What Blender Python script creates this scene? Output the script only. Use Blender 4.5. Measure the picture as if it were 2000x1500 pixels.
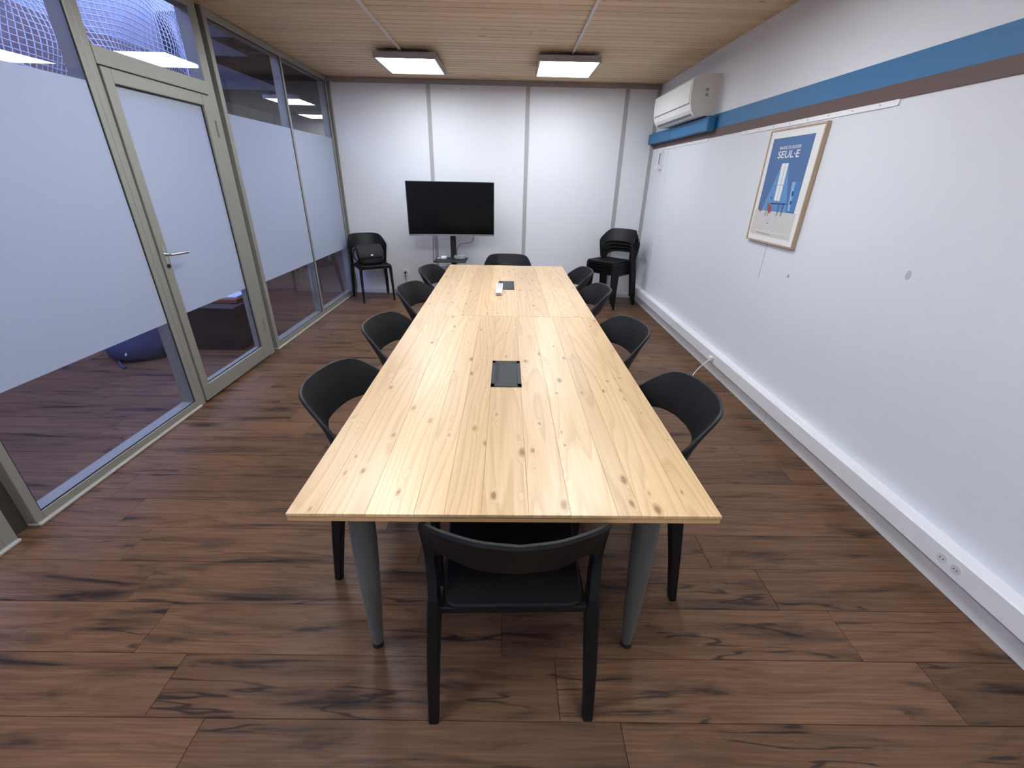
import bpy, bmesh, math, random
from mathutils import Vector, Matrix

# ------------------------------------------------------------------ clear
for o in list(bpy.data.objects):
    bpy.data.objects.remove(o, do_unlink=True)
scene = bpy.context.scene
COL = scene.collection
random.seed(11)

# ------------------------------------------------------------------ camera
D = math.pi / 180
F_PX, PITCH, YAW, ROLL, CAM_H = 838.53, 25.4385 * D, 0.5716 * D, 1.2607 * D, 1.3971
fwd = Vector((math.sin(YAW) * math.cos(PITCH), math.cos(YAW) * math.cos(PITCH), -math.sin(PITCH)))
rgt = Vector((math.cos(YAW), -math.sin(YAW), 0))
upv = rgt.cross(fwd)
R2 = math.cos(ROLL) * rgt + math.sin(ROLL) * upv
U2 = -math.sin(ROLL) * rgt + math.cos(ROLL) * upv
cam_d = bpy.data.cameras.new('camera')
cam = bpy.data.objects.new('camera', cam_d)
COL.objects.link(cam)
m = Matrix((R2, U2, -fwd)).transposed().to_4x4()
m.translation = (0, 0, CAM_H)
cam.matrix_world = m
cam_d.sensor_fit = 'HORIZONTAL'
cam_d.sensor_width = 36
cam_d.lens = 36 * F_PX / 2000
cam_d.clip_start = 0.02
scene.camera = cam

# ------------------------------------------------------------------ world: dusk-blue daylight over the glazed yard
world = bpy.data.worlds.new('world')
scene.world = world
world.use_nodes = True
bg = world.node_tree.nodes['Background']
bg.inputs[0].default_value = (0.36, 0.45, 0.98, 1)
bg.inputs[1].default_value = 8.0

# ------------------------------------------------------------------ exposure
scene.view_settings.view_transform = 'Standard'
scene.view_settings.look = 'None'
scene.view_settings.exposure = 0.0
scene.view_settings.gamma = 1.0
scene.view_settings.use_curve_mapping = False
scene.cycles.use_denoising = True
scene.cycles.max_bounces = 6
scene.cycles.diffuse_bounces = 4
scene.cycles.glossy_bounces = 3
scene.cycles.use_adaptive_sampling = True
scene.cycles.adaptive_threshold = 0.08
scene.cycles.adaptive_min_samples = 16
scene.cycles.transparent_max_bounces = 12
scene.cycles.caustics_reflective = False
scene.cycles.caustics_refractive = False
LAMP = 24.5            # radiance of the ceiling panels
HALL_LAMP = 4.0

# sky portal over the open yard next to the room (guides the sampling of the sky only)
pd = bpy.data.lights.new('sky_portal', 'AREA')
pd.shape = 'RECTANGLE'
pd.size, pd.size_y = 2.4, 7.8
pd.cycles.is_portal = True
po = bpy.data.objects.new('sky_portal', pd)
po.location = (-3.3, 2.9, 3.62)
COL.objects.link(po)

# ================================================================== materials
def lin(c):
    return tuple(((v / 255) / 12.92 if v / 255 <= 0.04045 else ((v / 255 + 0.055) / 1.055) ** 2.4) for v in c)

def new_mat(name):
    mt = bpy.data.materials.new(name)
    mt.use_nodes = True
    nt = mt.node_tree
    return mt, nt, nt.nodes, nt.links, nt.nodes['Principled BSDF']

def plain(name, col, rough=0.5, metal=0.0, bump=0.0, bscale=200, spec=0.5, var=0.0):
    mt, nt, N, L, b = new_mat(name)
    b.inputs['Base Color'].default_value = (*col, 1)
    b.inputs['Roughness'].default_value = rough
    b.inputs['Metallic'].default_value = metal
    b.inputs['Specular IOR Level'].default_value = spec
    if bump > 0 or var > 0:
        g = N.new('ShaderNodeNewGeometry')
        nz = N.new('ShaderNodeTexNoise')
        nz.inputs['Scale'].default_value = bscale
        nz.inputs['Detail'].default_value = 4
        L.new(g.outputs['Position'], nz.inputs['Vector'])
        if bump > 0:
            bp = N.new('ShaderNodeBump')
            bp.inputs['Strength'].default_value = bump
            bp.inputs['Distance'].default_value = 0.002
            L.new(nz.outputs['Fac'], bp.inputs['Height'])
            L.new(bp.outputs['Normal'], b.inputs['Normal'])
        if var > 0:
            mr = N.new('ShaderNodeMapRange')
            mr.inputs['To Min'].default_value = 1 - var
            mr.inputs['To Max'].default_value = 1 + var
            L.new(nz.outputs['Fac'], mr.inputs['Value'])
            mx = N.new('ShaderNodeVectorMath')
            mx.operation = 'SCALE'
            mx.inputs[0].default_value = col
            L.new(mr.outputs['Result'], mx.inputs['Scale'])
            L.new(mx.outputs['Vector'], b.inputs['Base Color'])
    return mt

def emis(name, col, s):
    mt, nt, N, L, b = new_mat(name)
    b.inputs['Base Color'].default_value = (0.8, 0.8, 0.8, 1)
    b.inputs['Emission Color'].default_value = (*col, 1)
    b.inputs['Emission Strength'].default_value = s
    return mt

def ramp(N, stops, interp='LINEAR'):
    r = N.new('ShaderNodeValToRGB')
    e = r.color_ramp.elements
    r.color_ramp.interpolation = interp
    while len(e) < len(stops):
        e.new(0.5)
    for el, (p, c) in zip(e, stops):
        el.position = p
        el.color = (*c, 1) if len(c) == 3 else c
    return r

def mixc(N, L, mode, fac, a, b):
    mx = N.new('ShaderNodeMix')
    mx.data_type = 'RGBA'
    mx.blend_type = mode
    for sock, v in ((mx.inputs['Factor'], fac), (mx.inputs[6], a), (mx.inputs[7], b)):
        if isinstance(v, (int, float)):
            sock.default_value = v
        elif isinstance(v, tuple):
            sock.default_value = (*v, 1)
        else:
            L.new(v, sock)
    return mx.outputs[2]

def wood(name, along, light, mid, dark, knot, ring_scale=20, ring_dist=7, rough=0.4, streak=0.0, knot_amt=0.5,
         knot_sc=(9, 4.5), val_var=0.16, ring_mix=0.6, bump=0.05, warm=None, knot_size=0.10, coat=0.0, warp=(7, 0.6), spec=0.5):
    """procedural timber; grain runs along local axis `along`; every board gets its own cut of the texture"""
    mt, nt, N, L, b = new_mat(name)
    tc = N.new('ShaderNodeTexCoord')
    oi = N.new('ShaderNodeObjectInfo')
    sc = N.new('ShaderNodeVectorMath'); sc.operation = 'SCALE'
    sc.inputs[0].default_value = (31.7, 47.3, 19.1)
    L.new(oi.outputs['Random'], sc.inputs['Scale'])
    ad = N.new('ShaderNodeVectorMath'); ad.operation = 'ADD'
    L.new(tc.outputs['Object'], ad.inputs[0]); L.new(sc.outputs['Vector'], ad.inputs[1])
    def mapped(sx, sy):
        mp = N.new('ShaderNodeMapping')
        mp.inputs['Scale'].default_value = (sx, sy, 1) if along == 'Y' else (sy, sx, 1)
        L.new(ad.outputs['Vector'], mp.inputs['Vector'])
        return mp.outputs['Vector']
    # knots: random cells of a stretched Voronoi, of random size; the rings bend round them
    vo = N.new('ShaderNodeTexVoronoi'); vo.inputs['Scale'].default_value = 1
    kd = N.new('ShaderNodeTexNoise'); kd.inputs['Scale'].default_value = 2.2; kd.inputs['Detail'].default_value = 2
    L.new(mapped(*knot_sc), kd.inputs['Vector'])
    km = N.new('ShaderNodeVectorMath'); km.operation = 'MULTIPLY_ADD'
    km.inputs[1].default_value = (0.22, 0.22, 0.0); L.new(kd.outputs['Color'], km.inputs[0]); L.new(mapped(*knot_sc), km.inputs[2])
    L.new(km.outputs['Vector'], vo.inputs['Vector'])
    sep = N.new('ShaderNodeSeparateColor'); L.new(vo.outputs['Color'], sep.inputs[0])
    gt = N.new('ShaderNodeMath'); gt.operation = 'LESS_THAN'; gt.inputs[1].default_value = knot_amt
    L.new(sep.outputs[0], gt.inputs[0])
    ksz = N.new('ShaderNodeMath'); ksz.operation = 'MULTIPLY_ADD'; ksz.inputs[1].default_value = 1.1; ksz.inputs[2].default_value = 0.25
    sq_ = N.new('ShaderNodeMath'); sq_.operation = 'POWER'; sq_.inputs[1].default_value = 2.0; L.new(sep.outputs[1], sq_.inputs[0])
    L.new(sq_.outputs[0], ksz.inputs[0])
    kdist = N.new('ShaderNodeMath'); kdist.operation = 'DIVIDE'; L.new(vo.outputs['Distance'], kdist.inputs[0]); L.new(ksz.outputs[0], kdist.inputs[1])
    kinf = N.new('ShaderNodeMapRange'); kinf.interpolation_type = 'SMOOTHSTEP'
    kinf.inputs['From Min'].default_value = 0.0; kinf.inputs['From Max'].default_value = 0.55
    kinf.inputs['To Min'].default_value = 2.6; kinf.inputs['To Max'].default_value = 0.0
    L.new(kdist.outputs[0], kinf.inputs['Value'])
    kbend = N.new('ShaderNodeMath'); kbend.operation = 'MULTIPLY'; L.new(kinf.outputs['Result'], kbend.inputs[0]); L.new(gt.outputs[0], kbend.inputs[1])
    # slow warp so that the rings wander and close into flames
    wz = N.new('ShaderNodeTexNoise'); wz.inputs['Scale'].default_value = 1.0; wz.inputs['Detail'].default_value = 1.5
    L.new(mapped(*warp), wz.inputs['Vector'])
    ringv = N.new('ShaderNodeMath'); ringv.operation = 'MULTIPLY_ADD'
    ringv.inputs[1].default_value = ring_dist
    L.new(wz.outputs['Fac'], ringv.inputs[0]); L.new(kbend.outputs[0], ringv.inputs[2])
    sepx = N.new('ShaderNodeSeparateXYZ'); L.new(mapped(1, 1), sepx.inputs[0])
    xs = N.new('ShaderNodeMath'); xs.operation = 'MULTIPLY_ADD'
    xs.inputs[1].default_value = ring_scale
    L.new(sepx.outputs['X' if along == 'Y' else 'Y'], xs.inputs[0]); L.new(ringv.outputs[0], xs.inputs[2])
    fr = N.new('ShaderNodeMath'); fr.operation = 'FRACT'; L.new(xs.outputs[0], fr.inputs[0])
    rr = ramp(N, [(0.0, (0, 0, 0)), (0.55, (0.25, 0.25, 0.25)), (0.86, (1, 1, 1)), (1.0, (0, 0, 0))])
    L.new(fr.outputs[0], rr.inputs['Fac'])
    fib = N.new('ShaderNodeTexNoise'); fib.inputs['Scale'].default_value = 1; fib.inputs["Detail"].default_value = 3
    L.new(mapped(160, 4), fib.inputs['Vector'])
    base = mixc(N, L, 'MIX', 0.5, light, mid)
    fibr = ramp(N, [(0.3, (0, 0, 0)), (0.7, (1, 1, 1))]); L.new(fib.outputs['Fac'], fibr.inputs['Fac'])
    c1 = mixc(N, L, 'MIX', fibr.outputs['Color'], light, mid)
    rf = N.new('ShaderNodeMath'); rf.operation = 'MULTIPLY'; rf.inputs[1].default_value = ring_mix
    L.new(rr.outputs['Color'], rf.inputs[0])
    c2 = mixc(N, L, 'MIX', rf.outputs[0], c1, dark)
    col = c2
    if streak > 0:
        sn = N.new('ShaderNodeTexNoise'); sn.inputs['Scale'].default_value = 1; sn.inputs["Detail"].default_value = 4
        sn.inputs['Roughness'].default_value = 0.62; sn.inputs['Distortion'].default_value = 0.6
        L.new(mapped(17, 1.9), sn.inputs['Vector'])
        sr = ramp(N, [(0.50, (0, 0, 0)), (0.60, (0.38, 0.38, 0.38)), (0.70, (1, 1, 1))]); L.new(sn.outputs['Fac'], sr.inputs['Fac'])
        sf = N.new('ShaderNodeMath'); sf.operation = 'MULTIPLY'; sf.inputs[1].default_value = streak
        L.new(sr.outputs['Color'], sf.inputs[0])
        col = mixc(N, L, 'MIX', sf.outputs[0], col, knot)
        # thin black cracks
        cn = N.new('ShaderNodeTexNoise'); cn.inputs['Scale'].default_value = 1; cn.inputs['Detail'].default_value = 3
        L.new(mapped(13, 1.3), cn.inputs['Vector'])
        ca = N.new('ShaderNodeMath'); ca.operation = 'SUBTRACT'; ca.inputs[1].default_value = 0.5; L.new(cn.outputs['Fac'], ca.inputs[0])
        cb = N.new('ShaderNodeMath'); cb.operation = 'ABSOLUTE'; L.new(ca.outputs[0], cb.inputs[0])
        cr_ = ramp(N, [(0.0, (1, 1, 1)), (0.008, (0.8, 0.8, 0.8)), (0.020, (0, 0, 0))]); L.new(cb.outputs[0], cr_.inputs['Fac'])
        gate = N.new('ShaderNodeTexNoise'); gate.inputs['Scale'].default_value = 1; gate.inputs['Detail'].default_value = 2
        L.new(mapped(9, 2.3), gate.inputs['Vector'])
        gr = ramp(N, [(0.52, (0, 0, 0)), (0.60, (1, 1, 1))]); L.new(gate.outputs['Fac'], gr.inputs['Fac'])
        cm = N.new('ShaderNodeMath'); cm.operation = 'MULTIPLY'; L.new(cr_.outputs['Color'], cm.inputs[0]); L.new(gr.outputs['Color'], cm.inputs[1])
        cm2 = N.new('ShaderNodeMath'); cm2.operation = 'MULTIPLY'; cm2.inputs[1].default_value = 0.85; L.new(cm.outputs[0], cm2.inputs[0])
        col = mixc(N, L, 'MIX', cm2.outputs[0], col, knot)
    if knot_amt > 0:
        kr = ramp(N, [(0.0, (0.75, 0.75, 0.75)), (knot_size * 0.5, (1, 1, 1)), (knot_size * 0.9, (0.55, 0.55, 0.55)), (knot_size * 1.6, (0, 0, 0))])
        L.new(kdist.outputs[0], kr.inputs['Fac'])
        k2 = N.new('ShaderNodeMath'); k2.operation = 'MULTIPLY'
        L.new(kr.outputs['Color'], k2.inputs[0]); L.new(gt.outputs[0], k2.inputs[1])
        k3 = N.new('ShaderNodeMath'); k3.operation = 'MULTIPLY'; k3.inputs[1].default_value = 0.85
        L.new(k2.outputs[0], k3.inputs[0])
        col = mixc(N, L, 'MIX', k3.outputs[0], col, knot)
    # board to board tone
    wn = N.new('ShaderNodeTexWhiteNoise'); wn.noise_dimensions = '1D'; L.new(oi.outputs['Random'], wn.inputs['W'])
    mr = N.new('ShaderNodeMapRange'); mr.inputs['To Min'].default_value = 1 - val_var; mr.inputs['To Max'].default_value = 1 + val_var
    L.new(wn.outputs['Value'], mr.inputs['Value'])
    if warm:
        sepw = N.new('ShaderNodeSeparateColor'); L.new(wn.outputs['Color'], sepw.inputs[0])
        wf = N.new('ShaderNodeMath'); wf.operation = 'MULTIPLY'; wf.inputs[1].default_value = 0.55
        L.new(sepw.outputs[1], wf.inputs[0])
        col = mixc(N, L, 'MULTIPLY', wf.outputs[0], col, warm)
    vs = N.new('ShaderNodeVectorMath'); vs.operation = 'SCALE'
    L.new(col, vs.inputs[0]); L.new(mr.outputs['Result'], vs.inputs['Scale'])
    L.new(vs.outputs['Vector'], b.inputs['Base Color'])
    b.inputs['Roughness'].default_value = rough
    b.inputs['Specular IOR Level'].default_value = spec
    if coat:
        b.inputs['Coat Weight'].default_value = coat
        b.inputs['Coat Roughness'].default_value = 0.2
    if bump:
        bp = N.new('ShaderNodeBump'); bp.inputs['Strength'].default_value = bump; bp.inputs['Distance'].default_value = 0.001
        L.new(fib.outputs['Fac'], bp.inputs['Height']); L.new(bp.outputs['Normal'], b.inputs['Normal'])
    return mt

def glass_mat(name, tint=(0.93, 0.95, 0.96), ior=1.5):
    mt = bpy.data.materials.new(name); mt.use_nodes = True
    nt = mt.node_tree; N = nt.nodes; L = nt.links
    N.clear()
    out = N.new('ShaderNodeOutputMaterial')
    tr = N.new('ShaderNodeBsdfTransparent'); tr.inputs['Color'].default_value = (*tint, 1)
    gl = N.new('ShaderNodeBsdfGlossy'); gl.inputs['Roughness'].default_value = 0.0
    # thin-pane Schlick reflectance, the same from both sides
    g = N.new('ShaderNodeNewGeometry')
    dt_ = N.new('ShaderNodeVectorMath'); dt_.operation = 'DOT_PRODUCT'
    L.new(g.outputs['Normal'], dt_.inputs[0]); L.new(g.outputs['Incoming'], dt_.inputs[1])
    ab = N.new('ShaderNodeMath'); ab.operation = 'ABSOLUTE'; L.new(dt_.outputs['Value'], ab.inputs[0])
    om = N.new('ShaderNodeMath'); om.operation = 'SUBTRACT'; om.inputs[0].default_value = 1.0; L.new(ab.outputs[0], om.inputs[1])
    pw = N.new('ShaderNodeMath'); pw.operation = 'POWER'; pw.inputs[1].default_value = 5.0; L.new(om.outputs[0], pw.inputs[0])
    fr = N.new('ShaderNodeMath'); fr.operation = 'MULTIPLY_ADD'; fr.inputs[1].default_value = 0.96; fr.inputs[2].default_value = 0.04
    L.new(pw.outputs[0], fr.inputs[0])
    mx = N.new('ShaderNodeMixShader')
    L.new(fr.outputs[0], mx.inputs[0]); L.new(tr.outputs[0], mx.inputs[1]); L.new(gl.outputs[0], mx.inputs[2])
    L.new(mx.outputs[0], out.inputs[0])
    return mt

def frost_mat(name):
    mt = bpy.data.materials.new(name); mt.use_nodes = True
    nt = mt.node_tree; N = nt.nodes; L = nt.links
    N.clear()
    out = N.new('ShaderNodeOutputMaterial')
    df = N.new('ShaderNodeBsdfDiffuse'); df.inputs['Color'].default_value = (0.56, 0.61, 0.70, 1)
    tl = N.new('ShaderNodeBsdfTranslucent'); tl.inputs['Color'].default_value = (0.80, 0.83, 0.88, 1)
    mx = N.new('ShaderNodeMixShader'); mx.inputs[0].default_value = 0.48
    gl = N.new('ShaderNodeBsdfGlossy'); gl.inputs['Roughness'].default_value = 0.38
    m2 = N.new('ShaderNodeMixShader'); m2.inputs[0].default_value = 0.04
    L.new(df.outputs[0], mx.inputs[1]); L.new(tl.outputs[0], mx.inputs[2])
    L.new(mx.outputs[0], m2.inputs[1]); L.new(gl.outputs[0], m2.inputs[2])
    L.new(m2.outputs[0], out.inputs[0])
    return mt

MAT = dict(
    wall_white=plain('wall_white', (0.73, 0.75, 0.80), 0.75, bump=0.35, bscale=260),
    panel_white=plain('panel_white', (0.76, 0.77, 0.80), 0.6, bump=0.12, bscale=120),
    strip_grey=plain('strip_grey', (0.40, 0.39, 0.39), 0.55),
    cornice=plain('cornice', (0.33, 0.28, 0.26), 0.6),
    skirting=plain('skirting', (0.62, 0.62, 0.64), 0.5),
    trunk_white=plain('trunk_white', (0.80, 0.80, 0.83), 0.4),
    groove=plain('groove', (0.35, 0.35, 0.37), 0.6),
    blue=plain('paint_blue', lin((46, 110, 158)), 0.55, bump=0.12, bscale=240),
    brown=plain('paint_brown', lin((96, 74, 70)), 0.6, bump=0.12, bscale=240),
    frame_metal=plain('partition_frame', lin((150, 148, 140)), 0.45, metal=0.25, bump=0.03, bscale=600),
    frame_dark=plain('partition_recess', lin((74, 68, 60)), 0.6),
    gasket=plain('gasket_black', (0.012, 0.012, 0.013), 0.6),
    sill=plain('sill_pale', (0.44, 0.43, 0.40), 0.5),
    glass=glass_mat('clear_glass'),
    frost=frost_mat('frosted_film'),
    steel=plain('brushed_steel', (0.62, 0.61, 0.60), 0.28, metal=1.0),
    plastic=plain('black_plastic', (0.0065, 0.0065, 0.0075), 0.5, bump=0.06, bscale=900, spec=0.28),
    tvblack=plain('tv_black', (0.010, 0.010, 0.011), 0.4),
    screen=plain('tv_screen', (0.004, 0.004, 0.005), 0.16, spec=0.16),
    silver=plain('silver_lip', (0.30, 0.30, 0.31), 0.35, metal=0.6),
    metal_black=plain('powder_black', (0.014, 0.014, 0.015), 0.5),
    leg_grey=plain('leg_grey', lin((106, 112, 109)), 0.5, bump=0.15, bscale=700),
    lamp_grey=plain('lamp_grey', (0.36, 0.34, 0.33), 0.45),
    conduit=plain('conduit_white', (0.66, 0.65, 0.64), 0.5),
    lamp=emis('lamp_diffuser', (0.885, 0.94, 1.0), LAMP),
    hall_lamp=emis('hall_lamp_diffuser', (1.0, 0.98, 0.96), HALL_LAMP),
    ac_white=plain('ac_white', (0.78, 0.78, 0.76), 0.4),
    ac_side=plain('ac_side_white', (0.66, 0.64, 0.59), 0.45),
    ac_dark=plain('ac_slot', (0.16, 0.16, 0.17), 0.5),
    sticker=plain('sticker_grey', (0.30, 0.30, 0.30), 0.6),
    white_plastic=plain('white_plastic', (0.80, 0.80, 0.80), 0.35),
    hole=plain('socket_hole', (0.02, 0.02, 0.02), 0.7),
    hatch=plain('hatch_anthracite', (0.026, 0.028, 0.034), 0.5, spec=0.3),
    fabric=plain('black_nylon', (0.016, 0.016, 0.018), 0.85, bump=0.5, bscale=500),
    fabric_flap=plain('black_nylon_flap', (0.024, 0.025, 0.029), 0.8, bump=0.5, bscale=500),
    oak=wood('frame_oak', 'Y', lin((196, 174, 148)), lin((184, 160, 132)), lin((158, 130, 102)), lin((120, 80, 50)), ring_scale=60, ring_dist=3, knot_amt=0, val_var=0.05, rough=0.5),
    paper=plain('paper_white', (0.78, 0.78, 0.77), 0.6),
    p_blue=plain('print_blue', lin((74, 110, 160)), 0.6),
    p_beam=plain('print_beam', lin((96, 144, 196)), 0.6),
    p_beam2=plain('print_beam_pale', lin((132, 170, 212)), 0.6),
    p_mid=plain('print_locker', lin((70, 124, 184)), 0.6),
    p_dark=plain('print_navy', lin((40, 66, 112)), 0.6),
    p_red=plain('print_rust', lin((150, 84, 74)), 0.6),
    p_sand=plain('print_sand', lin((206, 202, 200)), 0.6),
    mark=plain('wall_mark', (0.50, 0.50, 0.55), 0.8),
    lcd=plain('lcd_grey', (0.42, 0.46, 0.47), 0.3),
    net=plain('net_white', (0.50, 0.51, 0.54), 0.8),
    yard_wall=plain('yard_render', (0.24, 0.17, 0.15), 0.9, bump=0.3, bscale=14, var=0.5),
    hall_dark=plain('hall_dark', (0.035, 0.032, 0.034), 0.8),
    sky_screen=plain('sky_screen_pale', (0.36, 0.36, 0.38), 0.9, bump=0.2, bscale=20, var=0.3),  # for the added wall that catches blue daylight in place of open sky
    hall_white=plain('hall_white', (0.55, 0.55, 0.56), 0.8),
    bag_blue=plain('bag_blue', (0.045, 0.06, 0.12), 0.8, bump=0.3, bscale=60),
    bench=wood('bench_dark', 'X', (0.030, 0.022, 0.018), (0.022, 0.016, 0.013), (0.014, 0.010, 0.008), (0.008, 0.006, 0.005), ring_scale=30, ring_dist=5, knot_amt=0, rough=0.5),
    orange=plain('cardboard_orange', (0.28, 0.11, 0.04), 0.7),
    subfloor=plain('floor_joint', (0.020, 0.012, 0.009), 0.8),
    ceil_back=plain('ceiling_groove', (0.07, 0.04, 0.026), 0.8),
    core=wood('table_core', 'X', lin((200, 160, 112)), lin((188, 146, 98)), lin((150, 108, 66)), lin((110, 70, 40)), ring_scale=60, ring_dist=2, knot_amt=0, rough=0.5),
)
MAT['pine'] = wood('pine_table', 'Y', (0.71, 0.520, 0.308), (0.64, 0.450, 0.250), (0.44, 0.26, 0.115), (0.20, 0.070, 0.022),
                   ring_scale=26, ring_dist=12, rough=0.34, knot_amt=0.46, knot_sc=(30, 13), knot_size=0.19, val_var=0.11, ring_mix=0.46, warm=(0.95, 0.86, 0.74), bump=0.04, warp=(8, 0.7))
MAT['floor'] = wood('floor_laminate', 'X', (0.190, 0.101, 0.054), (0.120, 0.060, 0.032), (0.075, 0.036, 0.019), (0.008, 0.006, 0.007),
                    ring_scale=26, ring_dist=9, rough=0.42, streak=0.95, knot_amt=0.16, knot_sc=(9, 2.6), knot_size=0.20, val_var=0.15, ring_mix=0.35, bump=0.10, warp=(7, 1.2), spec=0.32)
MAT['ceil'] = wood('ceiling_pine', 'X', (0.78, 0.585, 0.375), (0.70, 0.51, 0.315), (0.56, 0.38, 0.22), (0.18, 0.10, 0.05),
                   ring_scale=40, ring_dist=7, rough=0.55, knot_amt=0.16, knot_sc=(22, 7.0), knot_size=0.17, val_var=0.09, ring_mix=0.35)

# ================================================================== mesh helpers
def catmull(P, n=8):
    P = [Vector(p) for p in P]
    Q = [2 * P[0] - P[1]] + P + [2 * P[-1] - P[-2]]
    out = []
    for i in range(1, len(Q) - 2):
        a, b, c, d = Q[i - 1:i + 3]
        for k in range(n):
            t = k / n
            out.append(0.5 * ((2 * b) + (c - a) * t + (2 * a - 5 * b + 4 * c - d) * t * t + (3 * b - a - 3 * c + d) * t ** 3))
    out.append(P[-1])
    return out

class MB:
    """collects geometry in world coordinates and links it as one mesh object"""
    def __init__(self):
        self.v, self.f = [], []
    def add(self, vs, fs):
        o = len(self.v)
        self.v += [Vector(p) for p in vs]
        self.f += [tuple(i + o for i in q) for q in fs]
        return self
    def box(self, x0, x1, y0, y1, z0, z1, bev=0.0, seg=2):
        if bev <= 0:
            return self.add([(x, y, z) for z in (z0, z1) for y in (y0, y1) for x in (x0, x1)],
                            [(0, 2, 3, 1), (4, 5, 7, 6), (0, 1, 5, 4), (2, 6, 7, 3), (0, 4, 6, 2), (1, 3, 7, 5)])
        bm = bmesh.new()
        bmesh.ops.create_cube(bm, size=1)
        for v in bm.verts:
            v.co = Vector(((x0 + x1) / 2 + v.co.x * (x1 - x0), (y0 + y1) / 2 + v.co.y * (y1 - y0), (z0 + z1) / 2 + v.co.z * (z1 - z0)))
        bmesh.ops.bevel(bm, geom=bm.edges[:], offset=bev, segments=seg, affect='EDGES', profile=0.5)
        return self.bm(bm)
    def bm(self, bm):
        bm.verts.index_update()
        self.add([v.co.copy() for v in bm.verts], [[v.index for v in f.verts] for f in bm.faces])
        bm.free()
        return self
    def prism(self, poly, axis, a0, a1):
        """poly: 2D points in the plane normal to axis; extruded from a0 to a1"""
        def P(p, a):
            return {'X': (a, p[0], p[1]), 'Y': (p[0], a, p[1]), 'Z': (p[0], p[1], a)}[axis]
        n = len(poly)
        vs = [P(p, a0) for p in poly] + [P(p, a1) for p in poly]
        fs = [tuple(range(n))[::-1], tuple(range(n, 2 * n))] + [(i, (i + 1) % n, n + (i + 1) % n, n + i) for i in range(n)]
        return self.add(vs, fs)
    def tube(self, pts, r, n=8, cap=True):
        pts = [Vector(p) for p in pts]
        rs = r if isinstance(r, (list, tuple)) else [r] * len(pts)
        vs, fs = [], []
        u = None
        for i, p in enumerate(pts):
            t = (pts[min(i + 1, len(pts) - 1)] - pts[max(i - 1, 0)]).normalized()
            if u is None:
                ref = Vector((0, 0, 1)) if abs(t.z) < 0.9 else Vector((1, 0, 0))
                u = t.cross(ref).normalized()
            else:
                u = (u - t * u.dot(t)).normalized()
            w = t.cross(u)
            for k in range(n):
                a = 2 * math.pi * k / n
                vs.append(p + (u * math.cos(a) + w * math.sin(a)) * rs[i])
        for i in range(len(pts) - 1):
            for k in range(n):
                fs.append((i * n + k, i * n + (k + 1) % n, (i + 1) * n + (k + 1) % n, (i + 1) * n + k))
        if cap:
            fs.append(tuple(range(n))[::-1])
            fs.append(tuple(range((len(pts) - 1) * n, len(pts) * n)))
        return self.add(vs, fs)
    def loft(self, loops, cap=True, closed=True):
        n = len(loops[0]); vs = [p for l in loops for p in l]; fs = []
        for i in range(len(loops) - 1):
            for k in range(n if closed else n - 1):
                fs.append((i * n + k, i * n + (k + 1) % n, (i + 1) * n + (k + 1) % n, (i + 1) * n + k))
        if cap:
            fs.append(tuple(range(n))[::-1]); fs.append(tuple(range((len(loops) - 1) * n, len(loops) * n)))
        return self.add(vs, fs)
    def disc(self, c, normal, r, depth, n=20, sx=1.0, sy=1.0):
        nrm = Vector(normal).normalized()
        ref = Vector((0, 0, 1)) if abs(nrm.z) < 0.9 else Vector((0, 1, 0))
        u = ref.cross(nrm).normalized(); w = nrm.cross(u)
        c = Vector(c)
        l0 = [c + (u * math.cos(2 * math.pi * k / n) * sx + w * math.sin(2 * math.pi * k / n) * sy) * r for k in range(n)]
        return self.loft([l0, [p + nrm * depth for p in l0]])
    def build(self, name, mat, parent=None, origin=None, smooth=None):
        xs = [v.x for v in self.v]; ys = [v.y for v in self.v]; zs = [v.z for v in self.v]
        if origin is None:
            origin = ((min(xs) + max(xs)) / 2, (min(ys) + max(ys)) / 2, min(zs))
        origin = Vector(origin)
        me = bpy.data.meshes.new(name)
        me.from_pydata([v - origin for v in self.v], [], self.f)
        me.validate()
        bm = bmesh.new(); bm.from_mesh(me)
        bmesh.ops.recalc_face_normals(bm, faces=bm.faces[:])
        bm.to_mesh(me); bm.free()
        if smooth:
            me.shade_smooth()
            me.set_sharp_from_angle(angle=math.radians(smooth))
        me.materials.append(MAT[mat] if isinstance(mat, str) else mat)
        o = bpy.data.objects.new(name, me)
        COL.objects.link(o)
        if parent is not None:
            o.parent = parent
            base = Vector((0, 0, 0)); p = parent
            while p is not None:
                base += p.location; p = p.parent
            o.location = origin - base
        else:
            o.location = origin
        return o

def tag(o, label=None, cat=None, group=None, kind=None):
    if label: o['label'] = label
    if cat: o['category'] = cat
    if group: o['group'] = group
    if kind: o['kind'] = kind
    return o

def empty(name, loc, **kw):
    o = bpy.data.objects.new(name, None)
    o.empty_display_size = 0.1
    o.location = loc
    COL.objects.link(o)
    return tag(o, **kw)

def spin(o, th):
    """turn a finished thing a hair about the room's origin (the room is not perfectly square)"""
    x, y, z = o.location
    o.location = (x * math.cos(th) - y * math.sin(th), x * math.sin(th) + y * math.cos(th), z)
    o.rotation_euler.z += th
    return o

def copy_tree(o, parent=None):
    c = o.copy(); COL.objects.link(c); c.parent = parent
    for ch in o.children:
        copy_tree(ch, c)
    return c

TH_R, TH_L, TH_T = 0.009, 0.007, 0.0113
XR0, XL0 = 1.698, -2.012
YB, H, YF = 5.712, 2.381, -1.25

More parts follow.
